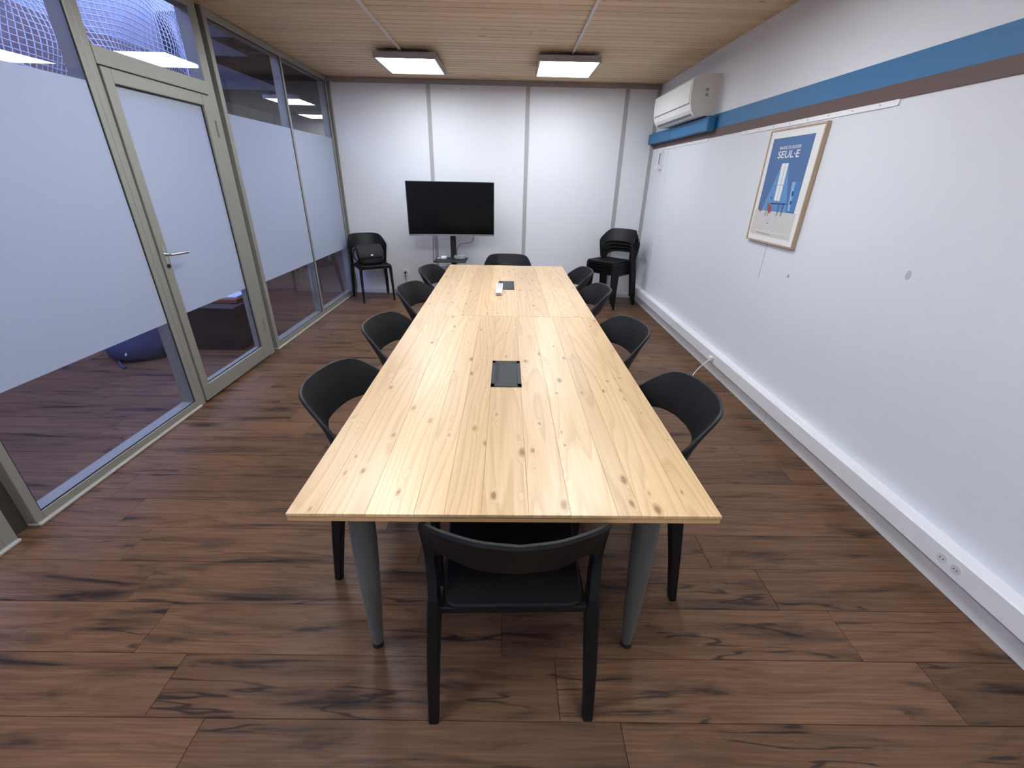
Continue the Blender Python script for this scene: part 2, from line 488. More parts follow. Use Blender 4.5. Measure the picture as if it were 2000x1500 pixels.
# ================================================================== floor
fl = MB().box(-4.45, 1.85, YF - 0.1, 9.4, -0.12, -0.012).build('floor', 'subfloor', origin=(0, 0, 0))
tag(fl, 'dark brown wood-look laminate floor laid in wide planks', kind='structure')
PW, PL = 0.182, 1.183
cache = {}
def plank_mesh(lx, ly, h, b, mat):
    key = (round(lx, 4), round(ly, 4), mat)
    if key not in cache:
        x, y = lx / 2, ly / 2
        vs = [(-x, -y, 0), (x, -y, 0), (x, y, 0), (-x, y, 0), (-x, -y, h - b), (x, -y, h - b), (x, y, h - b), (-x, y, h - b),
              (-x + b, -y + b, h), (x - b, -y + b, h), (x - b, y - b, h), (-x + b, y - b, h)]
        fs = [(0, 3, 2, 1), (8, 9, 10, 11)] + [(i, (i + 1) % 4, 4 + (i + 1) % 4, 4 + i) for i in range(4)] + [(4 + i, 4 + (i + 1) % 4, 8 + (i + 1) % 4, 8 + i) for i in range(4)]
        me = bpy.data.meshes.new('plank'); me.from_pydata(vs, [], fs); me.materials.append(MAT[mat]); cache[key] = me
    return cache[key]
row0 = 0.694
r = -10
while row0 + r * PW < 9.2:
    y0 = row0 + r * PW; r += 1
    if y0 + PW < YF: continue
    x0, x1 = -4.40, 1.72
    off = 0.166 - (r - 1) * 0.172
    k = math.floor((x0 - off) / PL)
    xa = off + k * PL
    while xa < x1:
        a, b_ = max(xa, x0), min(xa + PL, x1)
        xa += PL
        if b_ - a < 0.03: continue
        if y0 > 5.72 and b_ > -1.6:      # behind the back wall
            b_ = min(b_, -1.95)
            if b_ - a < 0.03: continue
        if y0 < -0.45 : 
            pass
        me = plank_mesh(b_ - a - 0.0012, PW - 0.0012, 0.012, 0.0011, 'floor')
        o = bpy.data.objects.new('plank', me); COL.objects.link(o)
        o.parent = fl; o.location = ((a + b_) / 2, y0 + PW / 2, -0.012)

# ================================================================== ceiling of tongued boards
ce = MB().box(XL0 - 0.13, 1.86, YF - 0.1, YB + 0.1, H + 0.014, H + 0.16).build('ceiling', 'ceil_back', origin=(0, 0, H))
tag(ce, 'pine ceiling of narrow tongued boards', kind='structure')
CW = 0.0885
nrow = int((YB - YF) / CW) + 1
for i in range(nrow):
    y1 = YB - i * CW; y0 = y1 - CW
    cut = random.uniform(-1.6, 1.2)
    segs = [(XL0 - 0.10, cut), (cut, 1.80)] if i % 2 else [(XL0 - 0.10, 1.80)]
    for a, b_ in segs:
        if b_ - a < 0.05: continue
        me = plank_mesh(round(b_ - a - 0.001, 3), CW - 0.005, 0.014, 0.005, 'ceil')
        o = bpy.data.objects.new('board', me); COL.objects.link(o)
        o.parent = ce
        o.rotation_euler = (math.pi, 0, 0)
        o.location = ((a + b_) / 2, (y0 + y1) / 2, 0.014)

# ================================================================== back wall: white panels with grey cover strips
wb = MB().box(-2.16, 1.86, YB + 0.012, YB + 0.14, 0, H + 0.02).build('wall_back', 'strip_grey', origin=(0, YB, 0))
tag(wb, 'white panelled back wall with grey cover strips', kind='structure')
edges = [-2.05, -0.946, 0.165, 1.273, 1.665]
for a, b_ in zip(edges[:-1], edges[1:]):
    MB().box(a + 0.002, b_ - 0.002, YB, YB + 0.012, 0.02, H - 0.02, 0.0015, 1).build('panel', 'panel_white', wb)
for xc in edges[1:-1]:
    MB().box(xc - 0.022, xc + 0.022, YB - 0.008, YB, 0.05, H - 0.045, 0.002, 1).build('cover_strip', 'strip_grey', wb)
MB().box(-2.06, -2.03, YB - 0.012, YB, 0.05, H - 0.045, 0.002, 1).build('cover_strip', 'frame_metal', wb)
MB().box(1.605, 1.662, YB - 0.012, YB, 0.05, H - 0.045, 0.002, 1).build('cover_strip', 'strip_grey', wb)
MB().box(-2.06, 1.662, YB - 0.016, YB, H - 0.048, H - 0.001, 0.002, 1).build('cornice', 'cornice', wb)
tag(MB().box(-2.04, 1.655, YB - 0.010, YB, 0.0, 0.055, 0.003, 1).build('baseboard_back', 'skirting'), 'low pale grey skirting along the panelled back wall', kind='structure')

# front wall behind the camera
tag(MB().box(-2.1, 1.86, YF - 0.12, YF, 0, H + 0.02).build('wall_front', 'wall_white'), 'white wall behind the photographer', kind='structure')

# ================================================================== right wall
wr = MB().box(XR0, XR0 + 0.12, YF - 0.05, YB + 0.1, 0, H + 0.02).build('wall_right', 'wall_white')
tag(wr, 'long textured white wall on the right', kind='structure'); spin(wr, TH_R)
def rtrim(name, x, y0, y1, z0, z1, mat, label, bev=0.0):
    o = MB().box(XR0 - x, XR0, y0, y1, z0, z1, bev, 2).build(name, mat)
    tag(o, label, kind='structure'); return o
spin(rtrim('trim_1', 0.004, YF, 5.70, 1.808, 1.912, 'blue', 'blue painted band running along the right wall'), TH_R)
spin(rtrim('trim_2', 0.007, YF, 5.70, 1.748, 1.808, 'brown', 'brown band under the blue band on the right wall'), TH_R)
for nm, y0, y1, lb, ns in (('trim_3', 2.19, 3.58, 'thin white batten with screw heads above the framed poster', 8),
                           ('trim_4', 4.16, 5.66, 'thin white batten under the brown band near the far corner', 5)):
    o = rtrim(nm, 0.006, y0, y1, 1.722, 1.747, 'trunk_white', lb, 0.0015)
    for k in range(ns):
        yy = y0 + (y1 - y0) * (k + 0.6) / ns
        MB().disc((XR0 - 0.006, yy, 1.736), (-1, 0, 0), 0.0035, 0.0012, 10).build('screw_head', 'sticker', o)
    spin(o, TH_R)
spin(rtrim('trim_5', 0.005, 5.135, 5.150, 0.20, 1.72, 'trunk_white', 'narrow white joint bead rising up the right wall near the corner', 0.002), TH_R)

# skirting and dado trunking along the right wall
bs = MB().box(XR0 - 0.012, XR0, YF, 5.70, 0.0, 0.088, 0.003, 1).build('baseboard_right', 'trunk_white')
MB().box(XR0 - 0.0125, XR0 - 0.0118, 2.395, 2.397, 0.004, 0.085).build('joint', 'groove', bs)
tag(bs, 'white skirting at the foot of the right wall', kind='structure'); spin(bs, TH_R)
tr = MB().prism([(XR0 - 0.056, 0.112), (XR0 - 0.060, 0.118), (XR0 - 0.060, 0.196), (XR0 - 0.055, 0.202), (XR0, 0.202), (XR0, 0.112)], 'Y', YF + 0.02, 5.66).build('cable_trunking', 'trunk_white')
tag(tr, 'long white cable trunking running low along the right wall', 'trunking')
def tsocket(yc, zc, r=0.021):
    s = MB().disc((XR0 - 0.060, yc, zc), (-1, 0, 0), r, 0.0015, 24).build('socket', 'white_plastic', tr)
    MB().disc((XR0 - 0.0615, yc, zc), (-1, 0, 0), r * 0.86, 0.0006, 24).build('socket_well', 'skirting', s)
    for dy in (-0.006, 0.006):
        MB().disc((XR0 - 0.0621, yc + dy, zc), (-1, 0, 0), 0.0024, 0.0005, 10).build('socket_hole', 'hole', s)
tsocket(1.150, 0.157); tsocket(1.096, 0.157)
tsocket(5.36, 0.157, 0.030)
MB().box(XR0 - 0.063, XR0 - 0.060, 5.17, 5.25, 0.135, 0.178, 0.001, 1).build('data_port', 'white_plastic', tr)
spin(tr, TH_R)

# ================================================================== glass partition on the left (posts, panes, film, door)
XG0, XG1 = XL0 - 0.016, XL0 - 0.010          # glass
XK = XL0 - 0.085                              # back of frame
ZF0, ZF1 = 0.585, 1.785                       # frosted band
def frame_piece(name, y0, y1, z0, z1, parent, mat='frame_metal', x0=None, x1=None, bev=0.003):
    return MB().box(XK if x0 is None else x0, XL0 if x1 is None else x1, y0, y1, z0, z1, bev, 2).build(name, mat, parent)
def pane(y0, y1, z0, z1, parent, film=True):
    g = MB().box(XG0, XG1, y0, y1, z0, z1).build('glass_pane', 'glass', parent)
    if film:
        a, b_ = max(ZF0, z0 + 0.001), min(ZF1, z1 - 0.001)
        MB().box(XG1 + 0.0006, XG1 + 0.0014, y0 + 0.001, y1 - 0.001, a, b_).build('frosted_film', 'frost', parent)
    # black gasket lines
    for (a, b_, c, d) in ((y0, y0 + 0.005, z0, z1), (y1 - 0.005, y1, z0, z1), (y0, y1, z0, z0 + 0.005), (y0, y1, z1 - 0.005, z1)):
        MB().box(XG1 + 0.0016, XG1 + 0.005, a, b_, c, d).build('gasket', 'gasket', parent)
def window(name, y0, y1, splits, fw, label):
    e = empty(name, (XL0, (y0 + y1) / 2, 0), label=label, kind='structure')
    zt = H - 0.004
    frame_piece('stile', y0, y0 + fw, 0.014, zt, e)
    frame_piece('stile', y1 - fw, y1, 0.014, zt, e)
    frame_piece('top_rail', y0 + fw, y1 - fw, zt - 0.05, zt, e)
    frame_piece('bottom_rail', y0 + fw, y1 - fw, 0.014, 0.052, e)
    MB().box(XL0 - 0.09, XL0 + 0.012, y0, y1, 0.0, 0.014, 0.003, 1).build('sill', 'sill', e)
    ys = [y0 + fw]
    for s in splits:
        frame_piece('mullion', s - 0.016, s + 0.016, 0.052, zt - 0.05, e)
        ys += [s - 0.016, s + 0.016]
    ys.append(y1 - fw)
    for a, b_ in zip(ys[0::2], ys[1::2]):
        pane(a, b_, 0.052, zt - 0.05, e)
    spin(e, TH_L)
window('window_1', 0.20, 1.350, [], 0.05, 'nearest glass bay cut by the left edge of the picture')
window('window_2', 1.430, 2.525, [], 0.036, 'wide glass bay with a frosted band left of the door')
window('window_3', 3.575, 5.690, [4.63], 0.045, 'far glass bay of two frosted panes right of the door')
for nm, y0, y1, lb in (('trim_6', 1.350, 1.430, 'dark recessed post between the two nearest glass bays'), ('trim_7', 3.515, 3.575, 'dark recessed post right of the glass door')):
    o = MB().box(XK, XL0 - 0.045, y0, y1, 0.0, H - 0.004).build(nm, 'frame_dark')
    tag(o, lb, kind='structure'); spin(o, TH_L)

dr = empty('door_1', (XL0, 3.02, 0), label='glass door with frosted band, steel lever and a clear light above', kind='structure')
zt = H - 0.004
frame_piece('jamb', 2.525, 2.572, 0.0, zt, dr)
frame_piece('jamb', 3.432, 3.515, 0.0, zt, dr)
frame_piece('head_rail', 2.572, 3.432, 1.868, 1.945, dr, x1=XL0 + 0.004)
frame_piece('top_rail', 2.572, 3.432, zt - 0.045, zt, dr)
MB().box(XG0, XG1, 2.572, 3.432, 1.945, zt - 0.045).build('glass_pane', 'glass', dr)
leaf = MB()
for (a, b_, c, d) in ((2.576, 2.636, 0.012, 1.862), (3.340, 3.428, 0.012, 1.862), (2.636, 3.340, 0.012, 0.115), (2.636, 3.340, 1.797, 1.862)):
    leaf.box(XL0 - 0.055, XL0 + 0.010, a, b_, c, d, 0.004, 2)
leaf = leaf.build('door_leaf', 'frame_metal', dr)
MB().box(XG0, XG1, 2.630, 3.346, 0.110, 1.802).build('glass_pane', 'glass', leaf)
MB().box(XG1 + 0.0006, XG1 + 0.0014, 2.636, 3.340, ZF0 + 0.012, 1.797).build('frosted_film', 'frost', leaf)
for (a, b_, c, d) in ((2.636, 2.641, 0.115, 1.797), (3.333, 3.340, 0.115, 1.797), (2.636, 3.340, 0.115, 0.120), (2.636, 3.340, 1.790, 1.797)):
    MB().box(XG1 + 0.0016, XG1 + 0.006, a, b_, c, d).build('gasket', 'gasket', leaf)
MB().box(XL0 + 0.010, XL0 + 0.014, 2.594, 2.622, 0.905, 1.005, 0.0015, 1).build('handle_plate', 'steel', leaf)
MB().disc((XL0 + 0.010, 2.608, 0.895), (1, 0, 0), 0.011, 0.006, 16).disc((XL0 + 0.016, 2.608, 0.895), (1, 0, 0), 0.004, 0.002, 10).build('lock_cylinder', 'gasket', leaf)
hp = [(XL0 + 0.012, 2.608, 0.962), (XL0 + 0.042, 2.608, 0.962), (XL0 + 0.052, 2.616, 0.962), (XL0 + 0.055, 2.64, 0.9615), (XL0 + 0.055, 2.69, 0.960), (XL0 + 0.052, 2.745, 0.957)]
MB().tube(catmull(hp, 5), 0.0085, 10).build('door_handle', 'steel', leaf, smooth=50)
for zc in (0.22, 1.62):
    MB().tube([(XL0 + 0.013, 3.430, zc), (XL0 + 0.013, 3.430, zc + 0.10)], 0.007, 10).build('hinge', 'frame_metal', leaf, smooth=50)
spin(dr, TH_L)

# ================================================================== yard / hall behind the glass
tag(MB().box(-4.55, -4.42, YF - 0.1, 9.4, 0, 2.72).build('wall_left', 'yard_wall'), 'rough brown wall of the yard behind the glass', kind='structure')
tag(MB().box(-4.60, -4.47, YF - 0.1, 9.4, 2.72, 3.5).build('wall_sky_screen', 'sky_screen'), 'pale wall added behind the safety net to hide the bright sky', kind='structure')  # added screen: blocks the direct view of the over-bright sky
tag(MB().box(-4.45, -1.95, 9.3, 9.4, 0, 2.5).build('wall_hall', 'hall_white'), 'pale end wall of the passage behind the glass', kind='structure')
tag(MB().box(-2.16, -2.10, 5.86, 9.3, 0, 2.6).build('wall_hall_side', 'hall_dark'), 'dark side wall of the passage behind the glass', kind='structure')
tag(MB().box(-4.45, -2.1, YF - 0.12, YF, 0, 3.6).build('wall_hall_near', 'hall_white'), 'end wall of the yard beside the photographer', kind='structure')
hc = MB().box(-2.75, -2.13, YF, 4.37, 2.95, 3.2).box(-2.50, -2.13, 4.37, 5.0, 2.40, 3.2).box(-3.0, -2.13, 5.0, 6.8, 2.40, 3.2).box(-4.45, -2.13, 6.8, 9.35, 2.40, 3.2)  # first box is an added canopy keeping skylight off the partition frames
tag(hc.build('ceiling_hall_with_canopy', 'hall_dark'), 'dark passage ceiling behind the glass, with an added canopy shading the partition', kind='structure')

# ================================================================== ceiling lamps
def lamp_panel(cx, cy, zt, label, group, mat='lamp', w=0.53, d=0.62, h=0.044, gap=0.031, cat='lamp'):
    e = empty('ceiling_lamp', (cx, cy, zt - h - gap), label=label, cat=cat, group=group)
    MB().box(cx - .17, cx + .17, cy - .2, cy + .2, zt - gap, zt - 0.0005).build('mounting_block', 'lamp_grey', e)
    zt -= gap
    fr = MB(); t = 0.016
    for (a, b_, c, d_) in ((cx - w / 2, cx - w / 2 + t, cy - d / 2, cy + d / 2), (cx + w / 2 - t, cx + w / 2, cy - d / 2, cy + d / 2),
                           (cx - w / 2 + t, cx + w / 2 - t, cy - d / 2, cy - d / 2 + t), (cx - w / 2 + t, cx + w / 2 - t, cy + d / 2 - t, cy + d / 2)):
        fr.box(a, b_, c, d_, zt - h, zt)
    fr.box(cx - w / 2 + t, cx + w / 2 - t, cy - d / 2 + t, cy + d / 2 - t, zt - 0.004, zt)
    fr.build('housing', 'lamp_grey', e)
    MB().box(cx - w / 2 + t, cx + w / 2 - t, cy - d / 2 + t, cy + d / 2 - t, zt - h + 0.003, zt - h + 0.008).build('diffuser', mat, e)
    return e
g = 'square ceiling lamps in the meeting room'
lamp_panel(-0.925, 4.765, H, 'square lit ceiling lamp above the television', g)
lamp_panel(0.475, 4.745, H, 'square lit ceiling lamp nearest the air conditioner', g)
lamp_panel(-0.945, 2.49, H, 'square lit ceiling lamp over the near end of the table, glass side', g)
lamp_panel(0.50, 2.49, H, 'square lit ceiling lamp over the near end of the table, white wall side', g)
lamp_panel(-0.945, 0.22, H, 'unseen square lamp added above the photographer to brighten the near end, glass side', g)  # this pair is unseen, added to brighten the near floor and table
lamp_panel(0.50, 0.22, H, 'unseen square lamp added above the photographer to brighten the near end, white wall side', g)  # second lamp of the added pair
lamp_panel(-3.13, 7.18, 2.40, 'lit ceiling lamp in the passage, seen through the far glass panes', 'passage lamps', 'hall_lamp', 0.5, 0.58)
lamp_panel(-3.42, 8.82, 2.40, 'most distant lit ceiling lamp in the passage behind the glass', 'passage lamps', 'hall_lamp', 0.5, 0.58)
for xc, lb in ((-0.965, 'white ceiling conduit running to the lamp above the television'), (0.497, 'white ceiling conduit running to the lamp by the air conditioner')):
    o = MB().box(xc - 0.011, xc + 0.011, 2.72, 4.56, H - 0.014, H - 0.0005, 0.002, 1).build('ceiling_conduit', 'conduit')
    tag(o, lb, 'conduit', 'ceiling conduits')

# ================================================================== tables
TXL, TXR = -0.4658, 0.4825
TZ = 0.74
def table(y0, y1, label, hatch_y, seed):
    rnd = random.Random(seed)
    e = empty('meeting_table', ((TXL + TXR) / 2, (y0 + y1) / 2, 0), label=label, cat='table', group='pine meeting tables')
    top = MB().box(TXL + 0.001, TXR - 0.001, y0 + 0.001, y1 - 0.001, TZ - 0.021, TZ - 0.008).build('tabletop', 'core', e)
    xs = [TXL]
    while xs[-1] < TXR - 0.07:
        xs.append(xs[-1] + rnd.choice((0.052, 0.066, 0.080, 0.092, 0.104)))
    if TXR - xs[-1] < 0.04: xs.pop()
    xs[-1] = min(xs[-1], TXR - 0.045)
    xs.append(TXR)
    for a, b_ in zip(xs[:-1], xs[1:]):
        MB().box(a + 0.00015, b_ - 0.00015, y0, y1, TZ - 0.008, TZ, 0.0006, 1).build('board', 'pine', top)
    for sx in (-1, 1):
        for yy, sy in ((y0 + 0.085, 1), (y1 - 0.085, -1)):
            xt = (TXL + TXR) / 2 + sx * 0.345
            xb = (TXL + TXR) / 2 + sx * 0.412
            pts, rs = [], []
            for t, rr in ((0, 0.0285), (0.05, 0.030), (0.06, 0.0315), (0.25, 0.0318), (0.5, 0.028), (0.75, 0.0225), (0.97, 0.0165)):
                pts.append((xt + (xb - xt) * t, yy + sy * (0.125 * t - 0.008), (TZ - 0.021) * (1 - t))); rs.append(rr)
            leg = MB().tube(pts, rs, 20).build('leg', 'leg_grey', e, smooth=40)
            fx, fy, fz = pts[-1]
            MB().tube([(fx, fy, fz + 0.004), (fx + sx * 0.003, fy + sy * 0.003, 0.0)], [0.0175, 0.0175], 18).build('foot_cap', 'gasket', leg, smooth=40)
            MB().tube([(pts[1][0], pts[1][1], pts[1][2] + 0.002), (pts[1][0], pts[1][1], pts[1][2] - 0.001)], 0.0312, 20).build('collar', 'groove', leg)
    # under-frame rails
    for ya in (y0 + 0.10, y1 - 0.14):
        MB().box(TXL + 0.10, TXR - 0.10, ya, ya + 0.04, TZ - 0.06, TZ - 0.021).build('under_frame', 'leg_grey', e)
    # cable hatch
    hx0, hx1 = -0.062 + 0.017, 0.046 + 0.017
    a0, a1 = hatch_y
    hb = MB().box(hx0, hx1, a0, a1, TZ - 0.0005, TZ + 0.001, 0.0004, 1).build('cable_hatch', 'hole', e)
    fr = MB()
    for (a, b_, c, d) in ((hx0, hx0 + 0.012, a0, a1), (hx1 - 0.014, hx1, a0, a1), (hx0, hx1, a0, a0 + 0.022), (hx0, hx1, a1 - 0.022, a1)):
        fr.box(a, b_, c, d, TZ + 0.0008, TZ + 0.003)
    fr.build('hatch_rim', 'hatch', hb)
    MB().prism([(hx0 + 0.013, a0 + 0.023), (hx0 + 0.027, a0 + 0.045), (hx0 + 0.027, a1 - 0.045), (hx0 + 0.013, a1 - 0.023), (hx1 - 0.016, a1 - 0.0235), (hx1 - 0.016, a0 + 0.0235)], 'Z', TZ + 0.0012, TZ + 0.0028).build('lid', 'hatch', hb)
    ym = (a0 + a1) / 2
    for k in (-0.03, -0.012, 0.008):
        MB().box(hx0 + 0.0135, hx0 + 0.0225, ym + k, ym + k + 0.008, TZ + 0.001, TZ + 0.0018).build('port', 'hatch', hb)
    spin(e, TH_T)
    return e
YJ = 2.222
table(0.7188, YJ - 0.0008, 'knotty pine meeting table with grey tapered legs, nearest the camera', (1.355, 1.590), 3)
table(YJ + 0.0008, 3.7165, 'knotty pine meeting table at the far end, butted to the near one', (2.832, 3.084), 8)

# remote control on the far table
rc = empty('remote_control', (-0.068, 2.80, TZ + 0.0034), label='white remote control lying across the far cable hatch', cat='remote')
MB().box(-0.089, -0.047, 2.66, 2.925, TZ + 0.0034, TZ + 0.024, 0.006, 3).build('case', 'white_plastic', rc, smooth=50)
MB().box(-0.082, -0.054, 2.875, 2.912, TZ + 0.0238, TZ + 0.0246).build('display', 'lcd', rc)
for j in range(5):
    for i in range(2):
        MB().box(-0.081 + i * 0.015, -0.071 + i * 0.015, 2.78 + j * 0.017, 2.790 + j * 0.017, TZ + 0.0238, TZ + 0.0250, 0.0005, 1).build('button', 'lcd', rc)
MB().box(-0.084, -0.052, 2.6595, 2.6605, TZ + 0.007, TZ + 0.018).build('sensor_end', 'sticker', rc)

# ================================================================== chairs
TC = [(0, -.291, .762), (.08, -.280, .763), (.15, -.250, .759), (.182, -.219, .744), (.203, -.176, .712), (.218, -.130, .672), (.2275, -.095, .640), (.2285, -.088, .612), (.223, -.092, .55), (.219, -.102, .49), (.217, -.115, .43)]
BC = [(0, -.225, .622), (.08, -.214, .621), (.137, -.183, .616), (.170, -.152, .600), (.187, -.125, .570), (.193, -.106, .525), (.191, -.106, .475), (.189, -.115, .43)]
def resample(P, n):
    P = catmull(P, 12)
    d = [0]
    for a, b_ in zip(P[:-1], P[1:]): d.append(d[-1] + (b_ - a).length)
    out, j = [], 0
    for i in range(n + 1):
        s = d[-1] * i / n
        while j < len(d) - 2 and d[j + 1] < s: j += 1
        t = (s - d[j]) / max(1e-9, d[j + 1] - d[j])
        out.append(P[j].lerp(P[j + 1], t))
    return out
def chair_proto():
    e = empty('chair', (0, 0, 0))
    # backrest: one curved shell running down into both stiles
    NH, NV = 26, 6
    Th, Bh = resample(TC, NH), resample(BC, NH)
    mir = lambda p: Vector((-p.x, p.y, p.z))
    T = [mir(p) for p in Th[::-1]] + Th[1:]
    B = [mir(p) for p in Bh[::-1]] + Bh[1:]
    n = len(T)
    S = [[T[i].lerp(B[i], v / NV) for v in range(NV + 1)] for i in range(n)]
    loops = []
    for i in range(n):
        i0, i1 = max(i - 1, 0), min(i + 1, n - 1)
        uu = abs(i - NH) / NH
        th = 0.013 + 0.044 * max(0.0, (uu - 0.48) / 0.52) ** 1.2
        bl = min(1.0, max(0.0, (uu - 0.45) / 0.3))
        front, rear = [], []
        for v in range(NV + 1):
            tu = S[i1][v] - S[i0][v]
            tv = S[i][min(v + 1, NV)] - S[i][max(v - 1, 0)]
            nr = tu.cross(tv)
            nr = nr.normalized() if nr.length > 1e-9 else Vector((0, 1, 0))
            if nr.y < 0: nr = -nr
            nr = (nr * (1 - bl) + Vector((0, 1, 0)) * bl).normalized()
            ed = (T[i] - B[i]).normalized()
            k = 0.003 if v == 0 else (-0.003 if v == NV else 0)
            front.append(S[i][v] - ed * k)
            rear.append(S[i][v] - nr * th - ed * k)
            if v == 0: ft = S[i][v] - nr * th * 0.5 + ed * 0.002
            if v == NV: fb = S[i][v] - nr * th * 0.5 - ed * 0.002
        loops.append([ft] + front + [fb] + rear[::-1])
    MB().loft(loops).build('backrest', 'plastic', e, smooth=30)
    # seat with a rounded outline and a dished top
    def rpoly(hr, hf, yr, yf, rad, z, n=6):
        P = []
        for (cx, cy, a0) in ((hf - rad, yf - rad, 0), (-hf + rad, yf - rad, 90), (-hr + rad, yr + rad, 180), (hr - rad, yr + rad, 270)):
            for k in range(n + 1):
                a = math.radians(a0 + 90 * k / n)
                P.append(Vector((cx + rad * math.cos(a), cy + rad * math.sin(a), z)))
        return P
    zs = 0.432
    loops = [rpoly(.168, .183, -.160, .188, .028, zs - .018), rpoly(.176, .191, -.168, .196, .034, zs - .013), rpoly(.178, .193, -.170, .198, .036, zs - .005),
             rpoly(.174, .189, -.166, .194, .034, zs), rpoly(.150, .165, -.142, .172, .030, zs - .003), rpoly(.11, .12, -.10, .12, .03, zs - .008), rpoly(.04, .04, -.03, .04, .02, zs - .010)]
    MB().loft(loops).build('seat', 'plastic', e, smooth=50)
    # seat frame
    fr = MB()
    z0, z1 = 0.393, 0.416
    fr.box(-.165, .165, .162, .186, z0, z1, .003, 1)
    fr.box(-.190, .190, -.165, -.142, z0, z1, .003, 1)
    for s in (-1, 1):
        fr.add([(s * .162, -.15, z0), (s * .186, -.15, z0), (s * .190, .18, z0), (s * .166, .18, z0), (s * .162, -.15, z1), (s * .186, -.15, z1), (s * .190, .18, z1), (s * .166, .18, z1)],
               [(0, 1, 2, 3), (4, 7, 6, 5), (0, 4, 5, 1), (1, 5, 6, 2), (2, 6, 7, 3), (3, 7, 4, 0)])
    fr.build('seat_frame', 'plastic', e)
    for s in (-1, 1):
        # front leg
        def rect(cx, cy, z, wx, wy):
            b = .16 * min(wx, wy)
            return [(cx - wx / 2 + b, cy - wy / 2, z), (cx + wx / 2 - b, cy - wy / 2, z), (cx + wx / 2, cy - wy / 2 + b, z), (cx + wx / 2, cy + wy / 2 - b, z),
                    (cx + wx / 2 - b, cy + wy / 2, z), (cx - wx / 2 + b, cy + wy / 2, z), (cx - wx / 2, cy + wy / 2 - b, z), (cx - wx / 2, cy - wy / 2 + b, z)]
        MB().loft([rect(s * .186, .195, 0, .022, .022), rect(s * .183, .188, .20, .026, .026), rect(s * .178, .180, .36, .032, .030), rect(s * .174, .176, .418, .036, .034)]).build('leg', 'plastic', e, smooth=35)
        # rear leg, rising into the stile
        MB().loft([rect(s * .220, -.204, 0, .029, .026), rect(s * .213, -.180, .20, .033, .037), rect(s * .203, -.152, .40, .034, .050), rect(s * .2025, -.144, .445, .026, .054)]).build('leg', 'plastic', e, smooth=35)
    return e
proto = chair_proto()
used = False
def chair(x, y, deg, label, group, z=0.0):
    global used
    o = proto if not used else copy_tree(proto)
    used = True
    o.location = (x, y, z); o.rotation_euler = (0, 0, math.radians(deg))
    tag(o, label, 'chair', group)
    return o
G = 'black plastic chairs around the meeting table'
chair(0.020, 0.906, 1.5, 'black plastic chair at the near end of the table, seen from behind', G)
chair(-0.404, 1.365, -98.3, 'black plastic chair on the glass-wall side of the table, nearest the camera', G)
chair(-0.407, 2.022, -99.3, 'black plastic chair on the glass-wall side of the table, second from the camera', G)
chair(-0.432, 2.783, -101.2, 'black plastic chair on the glass-wall side of the table, third from the camera', G)
chair(-0.416, 3.429, -100.1, 'black plastic chair on the glass-wall side of the table, farthest from the camera', G)
chair(0.407, 1.311, 93.6, 'black plastic chair on the white-wall side of the table, nearest the camera', G)
chair(0.383, 2.029, 100.7, 'black plastic chair on the white-wall side of the table, second from the camera', G)
chair(0.375, 2.861, 93.4, 'black plastic chair on the white-wall side of the table, third from the camera', G)
chair(0.362, 3.485, 93.9, 'black plastic chair on the white-wall side of the table, farthest from the camera', G)
chair(-0.024, 3.930, 180, 'black plastic chair at the far end of the table, facing the camera', G)
chair(-1.709, 5.420, 210.5, 'black plastic chair in the far left corner with a shoulder bag on it', 'chairs by the back wall')
SG = 'chairs stacked in the far right corner'
for k, nm in enumerate(('bottom chair of the black stack in the far right corner', 'second chair from the bottom of the black corner stack',
                        'third chair from the bottom of the black corner stack', 'top chair of the black stack in the far right corner')):
    dv = 0.033 * k
    chair(1.258 - dv * math.sin(math.radians(135)), 5.345 + dv * math.cos(math.radians(135)), 135, nm, SG, 0.043 * k)

# ------------------------------------------------------------------ shoulder bag on the far left chair
cx, cy, th = -1.709, 5.420, math.radians(210.5)
bag = empty('shoulder_bag', (cx, cy, 0.430), label='black nylon shoulder bag with a small white oval badge on the corner chair', cat='bag')
bag.rotation_euler.z = th
def bag_loops(pts):
    out = []
    for (z, w, y0, y1) in pts:
        yc, d = (y0 + y1) / 2, (y1 - y0) / 2
        out.append([Vector((w * math.copysign(abs(math.cos(a)) ** 0.45, math.cos(a)), yc + d * math.copysign(abs(math.sin(a)) ** 0.6, math.sin(a)), z)) for a in [2 * math.pi * k / 24 for k in range(24)]])
    return out
def local(mb, name, mat, parent, smooth=None):
    """geometry given in the parent's own coordinates"""
    o = mb.build(name, mat, None, origin=(0, 0, 0), smooth=smooth)
    o.parent = parent; o.location = (0, 0, 0)
    return o
local(MB().loft(bag_loops([(0.0, .125, -.105, .035), (.012, .140, -.115, .045), (.05, .145, -.120, .045), (.12, .148, -.135, .030), (.18, .150, -.150, .005), (.205, .140, -.155, -.02), (.212, .11, -.145, -.04)])), 'bag_body', 'fabric', bag, 60)
flap = local(MB().loft(bag_loops([(.075, .130, .030, .052), (.080, .148, .028, .056), (.13, .153, .015, .042), (.185, .154, -.06, .016), (.210, .150, -.13, -.012), (.216, .14, -.14, -.03)])), 'flap', 'fabric_flap', bag, 60)
bdg = MB().disc((-0.005, .050, .108), (0, 1, .25), 0.012, 0.004, 20, 1.35, 0.75).build('badge', 'white_plastic', None, origin=(0, 0, 0))
bdg.parent = flap
st = catmull([(.150, -.08, .17), (.175, -.10, .15), (.190, -.06, .09), (.165, -.03, .04), (.15, -.02, .03)], 6)
local(MB().tube(st, 0.009, 8), 'strap', 'fabric', bag, 60)

